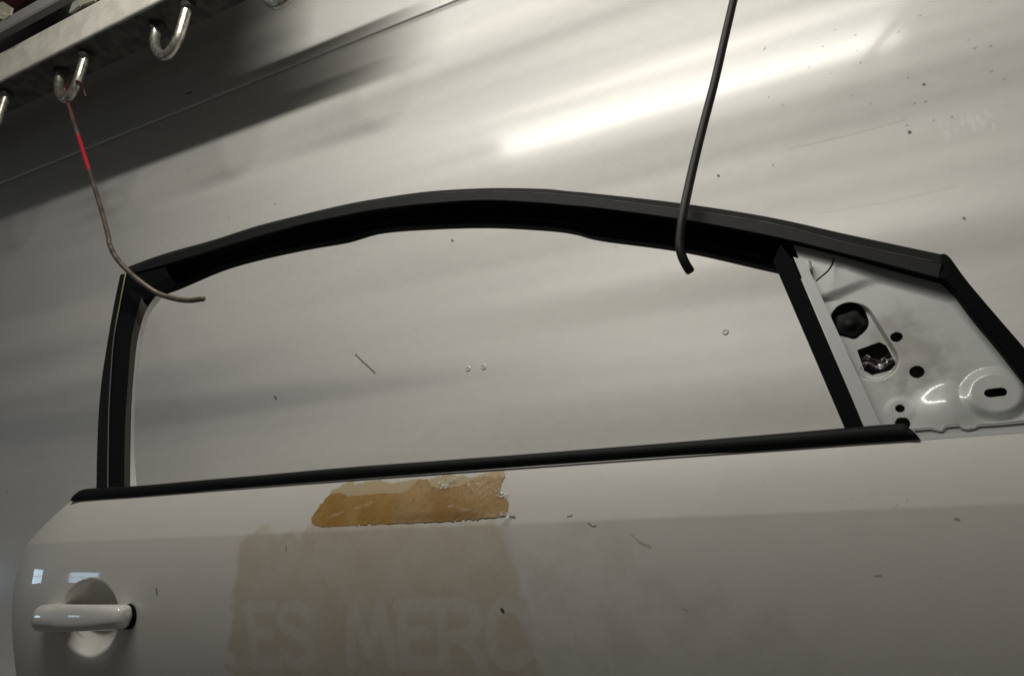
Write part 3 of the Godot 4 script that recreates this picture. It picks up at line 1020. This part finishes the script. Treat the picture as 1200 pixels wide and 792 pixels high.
	loft(st, [on_frame(curve2([Vector2(-1.1753, 0.5229), Vector2(-1.1399, 0.5159), Vector2(-1.0744, 0.5144)], 12), 0.002), on_frame(curve2([Vector2(-1.1551, 0.4927), Vector2(-1.0958, 0.4769), Vector2(-1.0471, 0.4868)], 12), 0.004), on_frame(curve2([Vector2(-1.1428, 0.4623), Vector2(-1.0868, 0.4546), Vector2(-1.0324, 0.4718)], 12), 0.012)])
	put("corner_cap", end(st), M.black, d)

	# front pillar
	var fo := curve2([Vector2(0.0423, 0.2737), Vector2(0.0474, 0.2689), Vector2(0.0559, 0.2434), Vector2(0.0693, 0.2094), Vector2(0.0819, 0.1785), Vector2(0.0973, 0.1396), Vector2(0.1137, 0.1001)], 50)
	var fb := curve2([Vector2(0.0346, 0.2486), Vector2(0.0416, 0.2445), Vector2(0.0493, 0.2269), Vector2(0.0603, 0.1999), Vector2(0.0725, 0.1698), Vector2(0.0875, 0.1337), Vector2(0.1038, 0.0948)], 50)
	var fi := curve2([Vector2(0.0241, 0.2578), Vector2(0.0349, 0.2511), Vector2(0.045, 0.2334), Vector2(0.0544, 0.2075), Vector2(0.0669, 0.177), Vector2(0.0798, 0.1414), Vector2(0.0938, 0.1037)], 50)
	st = begin()
	loft(st, [on_frame(fo, 0.045), on_frame(fo, 0.01), on_frame(fo, 0.004), on_frame(fb, -0.001), on_frame(fi, 0.0045), on_frame(fi, 0.018), on_frame(fo, 0.045)])
	put("front_pillar", end(st), M.black, d)

	# divider: black channel, then the bare white post beside it
	var dl := [Vector2(-0.0981, 0.3008), Vector2(-0.0954, 0.2921), Vector2(-0.0507, 0.1242)]
	var dr := [Vector2(-0.0891, 0.3152), Vector2(-0.0799, 0.2979), Vector2(-0.0357, 0.1223)]
	st = begin()
	loft(st, [on_frame(dl, 0.05), on_frame(dl, 0.01), on_frame(dr, 0.003), on_frame(dr, 0.03), on_frame(dl, 0.05)])
	put("divider_channel", end(st), M.black, d)
	var pl := [Vector2(-0.0803, 0.2956), Vector2(-0.0782, 0.2981), Vector2(-0.035, 0.1192)]
	var pr := [Vector2(-0.0717, 0.2964), Vector2(-0.0682, 0.2917), Vector2(-0.0225, 0.1183)]
	st = begin()
	var rows := [on_frame(pl, 0.03), on_frame(pl, 0.0045), on_frame(pl, 0.003), on_frame(pr, 0.004), on_frame(pr, 0.006), on_frame(pr, 0.03)]
	loft(st, rows)
	# rounded top end
	tri(st, rows[1][0], rows[3][0], rows[0][0])
	tri(st, rows[3][0], rows[5][0], rows[0][0])
	put("white_post", end(st), M.post_paint, d)
	# small bright clip by the post's head
	put("post_clip", box_mesh(Vector3(-0.0651, 0.2807, frame_z(0.27, 0.014)), Vector3(-0.0632, 0.2903, frame_z(0.27, 0.006)), 0.0004), M.primer_plain, d)

func belt(d: Node3D) -> void:
	var top := [Vector2(-1.0359, 0.1149), Vector2(-1.033, 0.121), Vector2(-1.0267, 0.1253), Vector2(-1.0146, 0.1283), Vector2(-0.9605, 0.1273), Vector2(-0.8939, 0.1261), Vector2(-0.79, 0.1262), Vector2(-0.6899, 0.1259), Vector2(-0.5623, 0.126), Vector2(-0.4498, 0.1247), Vector2(-0.3501, 0.1236), Vector2(-0.2611, 0.1229), Vector2(-0.1811, 0.1224), Vector2(-0.1088, 0.1222), Vector2(-0.0431, 0.1221), Vector2(-0.0246, 0.122), Vector2(-0.0084, 0.1215), Vector2(-0.0046, 0.1188), Vector2(-0.0021, 0.1155)]
	var bot := [Vector2(-1.0313, 0.1121), Vector2(-1.0266, 0.1119), Vector2(-1.0192, 0.1119), Vector2(-1.0064, 0.1118), Vector2(-0.9531, 0.1118), Vector2(-0.8873, 0.1114), Vector2(-0.7845, 0.1122), Vector2(-0.6854, 0.1125), Vector2(-0.559, 0.1125), Vector2(-0.4476, 0.112), Vector2(-0.3488, 0.1115), Vector2(-0.2605, 0.1108), Vector2(-0.1812, 0.1101), Vector2(-0.1097, 0.1087), Vector2(-0.0447, 0.1082), Vector2(-0.0263, 0.1078), Vector2(-0.0091, 0.1076), Vector2(-0.0038, 0.1075), Vector2(0.0026, 0.1074)]
	var t2 := curve2(top, 110)
	var b2 := curve2(bot, 110)
	var rows := []
	var prof := [Vector2(0.0, -0.004), Vector2(0.0, 0.003), Vector2(0.1, 0.0062), Vector2(0.3, 0.0082), Vector2(0.55, 0.0082), Vector2(0.75, 0.0066), Vector2(0.9, 0.003), Vector2(1.0, -0.003), Vector2(1.0, -0.02), Vector2(0.3, -0.024)]
	for p in prof:
		var row := []
		for i in t2.size():
			var q: Vector2 = b2[i].lerp(t2[i], p.x)
			row.append(Vector3(q.x, q.y, p.y * 0.6 - 0.0125))
		rows.append(row)
	var st := begin()
	loft(st, rows, true, true)
	put("belt_strip", end(st), M.rubber, d)
	# inner strip of the window slot and the ledge that carries on to the front
	st = begin()
	rows = []
	for p in [Vector2(0.098, -0.03), Vector2(0.112, -0.03), Vector2(0.115, -0.034), Vector2(0.112, -0.05), Vector2(0.098, -0.055)]:
		rows.append([Vector3(-1.0, p.y * 0 + p.x, p.y), Vector3(-0.5, p.x, p.y), Vector3(0.05, p.x - 0.004, p.y)])
	loft(st, rows)
	put("inner_belt_strip", end(st), M.rubber, d)
	var lt := [Vector2(-0.0038, 0.1171), Vector2(0.0102, 0.1167), Vector2(0.0329, 0.1162), Vector2(0.0522, 0.116), Vector2(0.071, 0.116), Vector2(0.1019, 0.1164)]
	var lb := [Vector2(-0.0001, 0.1102), Vector2(0.0093, 0.1104), Vector2(0.0319, 0.11), Vector2(0.0511, 0.1098), Vector2(0.0698, 0.1097), Vector2(0.1005, 0.1096)]
	var le := [Vector2(0.0007, 0.107), Vector2(0.0088, 0.1071), Vector2(0.0314, 0.1068), Vector2(0.0505, 0.1067), Vector2(0.0692, 0.1066), Vector2(0.0998, 0.1064)]
	st = begin()
	loft(st, [at_z(lt, -0.035), at_z(lt, -0.0125), at_z(lb, -0.0118), at_z(lb, -0.0112), at_z(le, -0.0105)])
	put("front_ledge", end(st), M.primer_plain, d)
	# stepped spot-weld seam along the ledge
	st = begin()
	var seam := [Vector3(-0.0009, 0.1164, -0.0112), Vector3(0.0102, 0.1164, -0.0112), Vector3(0.0161, 0.1135, -0.0112), Vector3(0.0184, 0.1138, -0.0112), Vector3(0.0206, 0.1172, -0.0112), Vector3(0.0291, 0.1173, -0.0112), Vector3(0.0305, 0.1149, -0.0112), Vector3(0.0341, 0.113, -0.0112), Vector3(0.0392, 0.1138, -0.0112), Vector3(0.0423, 0.1157, -0.0112), Vector3(0.0547, 0.1153, -0.0112), Vector3(0.0786, 0.1157, -0.0112)]
	rod(st, seam, 0.0005, 6)
	put("ledge_seam", end(st), M.primer_plain, d)

func sail(d: Node3D) -> void:
	var tl := Vector2(-0.0799, 0.3227)
	var tr := Vector2(0.0454, 0.2515)
	var br := Vector2(0.1025, 0.1071)
	var bl := Vector2(-0.0314, 0.1164)
	var flat := func(u: float, v: float) -> Vector2:
		return (tl.lerp(tr, u)).lerp(bl.lerp(br, u), v)
	var tint := func(q: Vector2) -> Color:
		var n := noise.get_noise_2d(q.x * 500, q.y * 500)
		var n2 := fine.get_noise_2d(q.x * 500, q.y * 500)
		var near: float = minf((q - H_SMALL[1]).length(), (q - H_SMALL[0]).length() + 0.008)
		var grime := clampf(ss(0.05, 0.008, near) * (0.55 + 1.3 * n + 0.6 * n2), 0, 0.6)
		return Color(0.50, 0.51, 0.495).lerp(Color(0.26, 0.245, 0.21), clampf(grime + 0.12 * n2, 0, 1))
	var s := put("mirror_corner", cut_sheet(200, 200, flat, sail_sdf, sail_lift, 0.0022, tint), M.primer, d)
	# dark cavity behind
	var st := begin()
	var b0 := on_frame([tl, tr, br, bl], 0.075)
	quad(st, b0[0], b0[1], b0[2], b0[3])
	var b1 := on_frame([tl, tr, br, bl], 0.0155)
	for k in 4:
		quad(st, b0[k], b0[(k + 1) % 4], b1[(k + 1) % 4], b1[k])
	put("cavity_liner", end(st), M.primer_plain, s)
	# lobed black plug
	st = begin()
	var rows := []
	var pc: Vector2 = H_PLUG[0] + Vector2(-0.001, -0.001)
	for q in [Vector2(0.01, 0.001), Vector2(0.3, 0.0008), Vector2(0.36, -0.001), Vector2(0.72, -0.0015), Vector2(0.9, -0.003), Vector2(1.0, -0.007), Vector2(1.0, -0.02)]:
		var ring := []
		for k in 49:
			var a := TAU * k / 48
			var r: float = 0.0150 * q.x * (1.0 + 0.10 * cos(a * 5.0 + 0.6) * (1.0 if q.x > 0.5 else 0.0))
			var xy := pc + Vector2(cos(a), sin(a)) * r
			ring.append(Vector3(xy.x, xy.y, frame_z(xy.y, 0.016) + q.y))
		rows.append(ring)
	loft(st, rows, true)
	put("plug", end(st), M.trim, d)
	# loose wire that curls out at the post's head
	st = begin()
	rod(st, curve3([Vector3(-0.0598, 0.2659, -0.054), Vector3(-0.0549, 0.2684, -0.052), Vector3(-0.0486, 0.2734, -0.053), Vector3(-0.0446, 0.2812, -0.058), Vector3(-0.0438, 0.2893, -0.066)], 20), 0.0008, 6)
	put("wire", end(st), M.black, d)
	# crumpled foil behind the square hole
	var foil := mat("foil", lin(0.45, 0.42, 0.42), 0.3, 0.8)
	var c := Vector2(-0.0203, 0.1827)
	var pos := func(i: int, j: int) -> Vector3:
		var q: Vector2 = c + Vector2((i / 24.0 - 0.5) * 0.026, (j / 16.0 - 0.5) * 0.011 + 0.003 * sin(i * 0.35))
		return Vector3(q.x, q.y, frame_z(q.y, 0.024) + 0.008 * fine.get_noise_2d(q.x * 900, q.y * 1500) + 0.004 * sin(j * 0.4))
	put("foil_scrap", sheet(24, 16, pos, skin_uv), foil, d)

func handle(d: Node3D) -> void:
	var hm := mat("handle_paint", lin(0.66, 0.65, 0.62), 0.36)
	hm.clearcoat_enabled = true
	hm.clearcoat = 0.8
	hm.clearcoat_roughness = 0.05
	# sections along x: [x, centre y, half height, front z, back z]
	var secs := [[-1.0125, -0.0372, 0.0015, 0.012, 0.004], [-1.0105, -0.0371, 0.0085, 0.019, 0.000], [-1.005, -0.0369, 0.0130, 0.0255, -0.002], [-0.994, -0.0366, 0.0154, 0.030, -0.003], [-0.975, -0.0363, 0.0160, 0.0328, -0.003], [-0.953, -0.0358, 0.0158, 0.034, 0.002], [-0.940, -0.0356, 0.0153, 0.0345, 0.014], [-0.915, -0.0350, 0.0146, 0.0350, 0.019], [-0.885, -0.0343, 0.0140, 0.0350, 0.019], [-0.862, -0.0337, 0.0136, 0.0345, 0.015], [-0.845, -0.0333, 0.0134, 0.0335, 0.004], [-0.834, -0.0330, 0.0130, 0.0320, -0.002], [-0.827, -0.0328, 0.0118, 0.0295, -0.003], [-0.8225, -0.0327, 0.0090, 0.0250, -0.003], [-0.8205, -0.0327, 0.0030, 0.0180, -0.002]]
	var ring := func(s: Array, grow: float) -> Array:
		var out := []
		for k in 25:
			var a := TAU * k / 24.0
			var cx := signf(cos(a)) * pow(absf(cos(a)), 0.72)
			var sy := signf(sin(a)) * pow(absf(sin(a)), 0.72)
			var zc: float = (s[3] + s[4]) / 2
			var hz: float = zc + cx * (s[3] - s[4]) / 2
			var hx: float = -1.026 + (s[0] + 1.0125) * 0.95
			out.append(Vector3(hx + (hz - 0.03) * 0.3 * ss(-0.92, -0.85, hx), s[1] + sy * (s[2] * 1.07 + grow), hz))
		return out
	# interpolate for smoothness
	var fine_secs := []
	for i in secs.size() - 1:
		for k in 4:
			var t := k / 4.0
			var s := []
			for j in 5:
				s.append(lerpf(secs[i][j], secs[i + 1][j], t))
			fine_secs.append(s)
	fine_secs.append(secs[-1])
	var st := begin()
	var rows := []
	for s in fine_secs:
		rows.append(ring.call(s, 0.0))
	loft(st, rows, true)
	for e in [0, rows.size() - 1]:
		var mid := Vector3.ZERO
		for k in 24:
			mid += rows[e][k] / 24.0
		for k in 24:
			tri(st, rows[e][k], rows[e][k + 1], mid)
	var g := put("door_handle", end(st), hm, d)
	# dark foot gasket at its front end; rear dark rod paints the gap's shadow
	st = begin()
	rows = []
	for q in [Vector2(0.0, -0.004), Vector2(0.0, 0.010), Vector2(0.0012, 0.0105), Vector2(0.002, 0.008), Vector2(0.002, -0.004)]:
		var row := []
		for k in 25:
			var a := -PI * 0.5 + PI * k / 24.0
			row.append(Vector3(-0.8598 + cos(a) * (0.0115 + q.x), -0.0328 + sin(a) * (0.0135 + q.x * 0.5), q.y + 0.0005))
		rows.append(row)
	loft(st, rows)
	put("gasket", end(st), M.black, g)
	st = begin()
	rod(st, [Vector3(-1.004, -0.0212, 0.004), Vector3(-0.982, -0.0206, 0.0045), Vector3(-0.962, -0.0208, 0.004)], 0.0012, 8)
	put("cap_gap_shade", end(st), M.dark, g)

func tape(d: Node3D) -> void:
	var brown := [Vector2(-0.5875, 0.066), Vector2(-0.5906, 0.0725), Vector2(-0.5843, 0.0812), Vector2(-0.576, 0.0945), Vector2(-0.5621, 0.0983), Vector2(-0.5465, 0.0929), Vector2(-0.5203, 0.0933), Vector2(-0.4959, 0.0933), Vector2(-0.4785, 0.0919), Vector2(-0.469, 0.0949), Vector2(-0.46, 0.1055), Vector2(-0.4485, 0.1057), Vector2(-0.4409, 0.0967), Vector2(-0.4225, 0.0939), Vector2(-0.4027, 0.097), Vector2(-0.391, 0.1029), Vector2(-0.3737, 0.1042), Vector2(-0.3577, 0.1048), Vector2(-0.3595, 0.0944), Vector2(-0.3613, 0.0896), Vector2(-0.3585, 0.0838), Vector2(-0.3529, 0.0804), Vector2(-0.3483, 0.077), Vector2(-0.3492, 0.0644), Vector2(-0.3639, 0.0622), Vector2(-0.4018, 0.0617), Vector2(-0.4517, 0.0615), Vector2(-0.5157, 0.0617), Vector2(-0.5728, 0.0615)]
	var lo := Vector2(-0.90, 0.045)
	var hi := Vector2(-0.45, 0.125)
	var flat := func(u: float, v: float) -> Vector2:
		return Vector2(lerpf(-0.6085, -0.3356, u), lerpf(0.048, 0.125, v))
	var sdf := func(q: Vector2) -> float:
		var wob := Vector2(fine.get_noise_2d(q.x * 1500, q.y * 1500), fine.get_noise_2d(q.x * 1500 + 90, q.y * 1500)) * 0.0010
		return -poly_d(q + wob, brown)
	var layer_x := -0.4842
	var tape_end := -0.3612
	var bulge := func(q: Vector2) -> Vector3:
		var c := crease_y(q.x)
		var t := top_y(q.x)
		var k := clampf((q.y - c) / (t - c), 0, 1)
		var h := 0.00045
		var over := ss(layer_x - 0.001, layer_x + 0.001, q.x)
		h += over * (0.0002 + 0.0012 * (0.5 - 0.5 * cos(PI * clampf((k - 0.1) / 0.2, 0, 1)) if k < 0.3 else 0.5 + 0.5 * cos(PI * clampf((k - 0.3) / 0.68, 0, 1))) * ss(layer_x, layer_x + 0.02, q.x) * ss(tape_end, tape_end - 0.03, q.x))
		h += 0.00022 * fine.get_noise_2d(q.x * 2000, q.y * 1500) + 0.0003 * noise.get_noise_2d(q.x * 1500, q.y * 900)
		return Vector3(q.x, q.y, skin_z(q.x, q.y) + h)
	var tint := func(q: Vector2) -> Color:
		var n := noise.get_noise_2d(q.x * 700, q.y * 700)
		var n2 := fine.get_noise_2d(q.x * 700, q.y * 1200)
		var a := Color(0.34, 0.19, 0.045).lerp(Color(0.40, 0.25, 0.085), clampf(0.5 + n * 1.5, 0, 1))
		var b := Color(0.34, 0.195, 0.065).lerp(Color(0.41, 0.27, 0.12), clampf(0.5 + n * 1.5, 0, 1))
		var c := a.lerp(b, ss(layer_x - 0.002, layer_x + 0.002, q.x))
		c = c.lerp(Color(0.24, 0.13, 0.05), clampf(n2 * 1.4 - 0.25, 0, 0.5))
		var line := minf(path_d(q, [Vector2(-0.5701, 0.0708), Vector2(-0.5394, 0.0775), Vector2(-0.5064, 0.0856)]), path_d(q, [Vector2(-0.4149, 0.0761), Vector2(-0.3828, 0.069), Vector2(-0.3547, 0.063)]))
		return c.lerp(Color(0.62, 0.52, 0.36), ss(0.0018, 0.0002, line) * clampf(0.3 + n2, 0, 0.6))
	var m := mat("tape_paper", lin(1, 1, 1), 0.32)
	m.clearcoat_enabled = true
	m.clearcoat = 1.0
	m.clearcoat_roughness = 0.26
	m.vertex_color_use_as_albedo = true
	put("tape", cut_sheet(190, 36, flat, sdf, bulge, 0.0, tint), m, d, "torn brown sticky tape left below the belt strip")
	# clear shreds of film still stuck at its edges
	var film := mat("clear_film", lin(0.9, 0.9, 0.88, 0.25), 0.12)
	film.transparency = BaseMaterial3D.TRANSPARENCY_ALPHA
	var rng := RandomNumberGenerator.new()
	rng.seed = 17
	for q in [Vector2(-0.4287, 0.0994), Vector2(-0.4187, 0.103), Vector2(-0.3604, 0.0888), Vector2(-0.3567, 0.0846), Vector2(-0.352, 0.0661), Vector2(-0.3474, 0.0627), Vector2(-0.4236, 0.0965)]:
		var ang := rng.randf_range(-0.9, 0.9)
		var w := rng.randf_range(0.008, 0.016)
		var h := rng.randf_range(0.004, 0.007)
		var off := rng.randf() * 50.0
		var pos := func(i: int, j: int) -> Vector3:
			var l: Vector2 = Vector2((i / 10.0 - 0.5) * w, (j / 6.0 - 0.5) * h * (1.0 - 0.7 * absf(i / 5.0 - 1.0))).rotated(ang) + q
			return Vector3(l.x, l.y, skin_z(l.x, l.y) + 0.0024 + 0.0030 * fine.get_noise_2d(l.x * 1500 + off, l.y * 1500))
		put("film_shred", sheet(10, 6, pos, skin_uv), film, d)
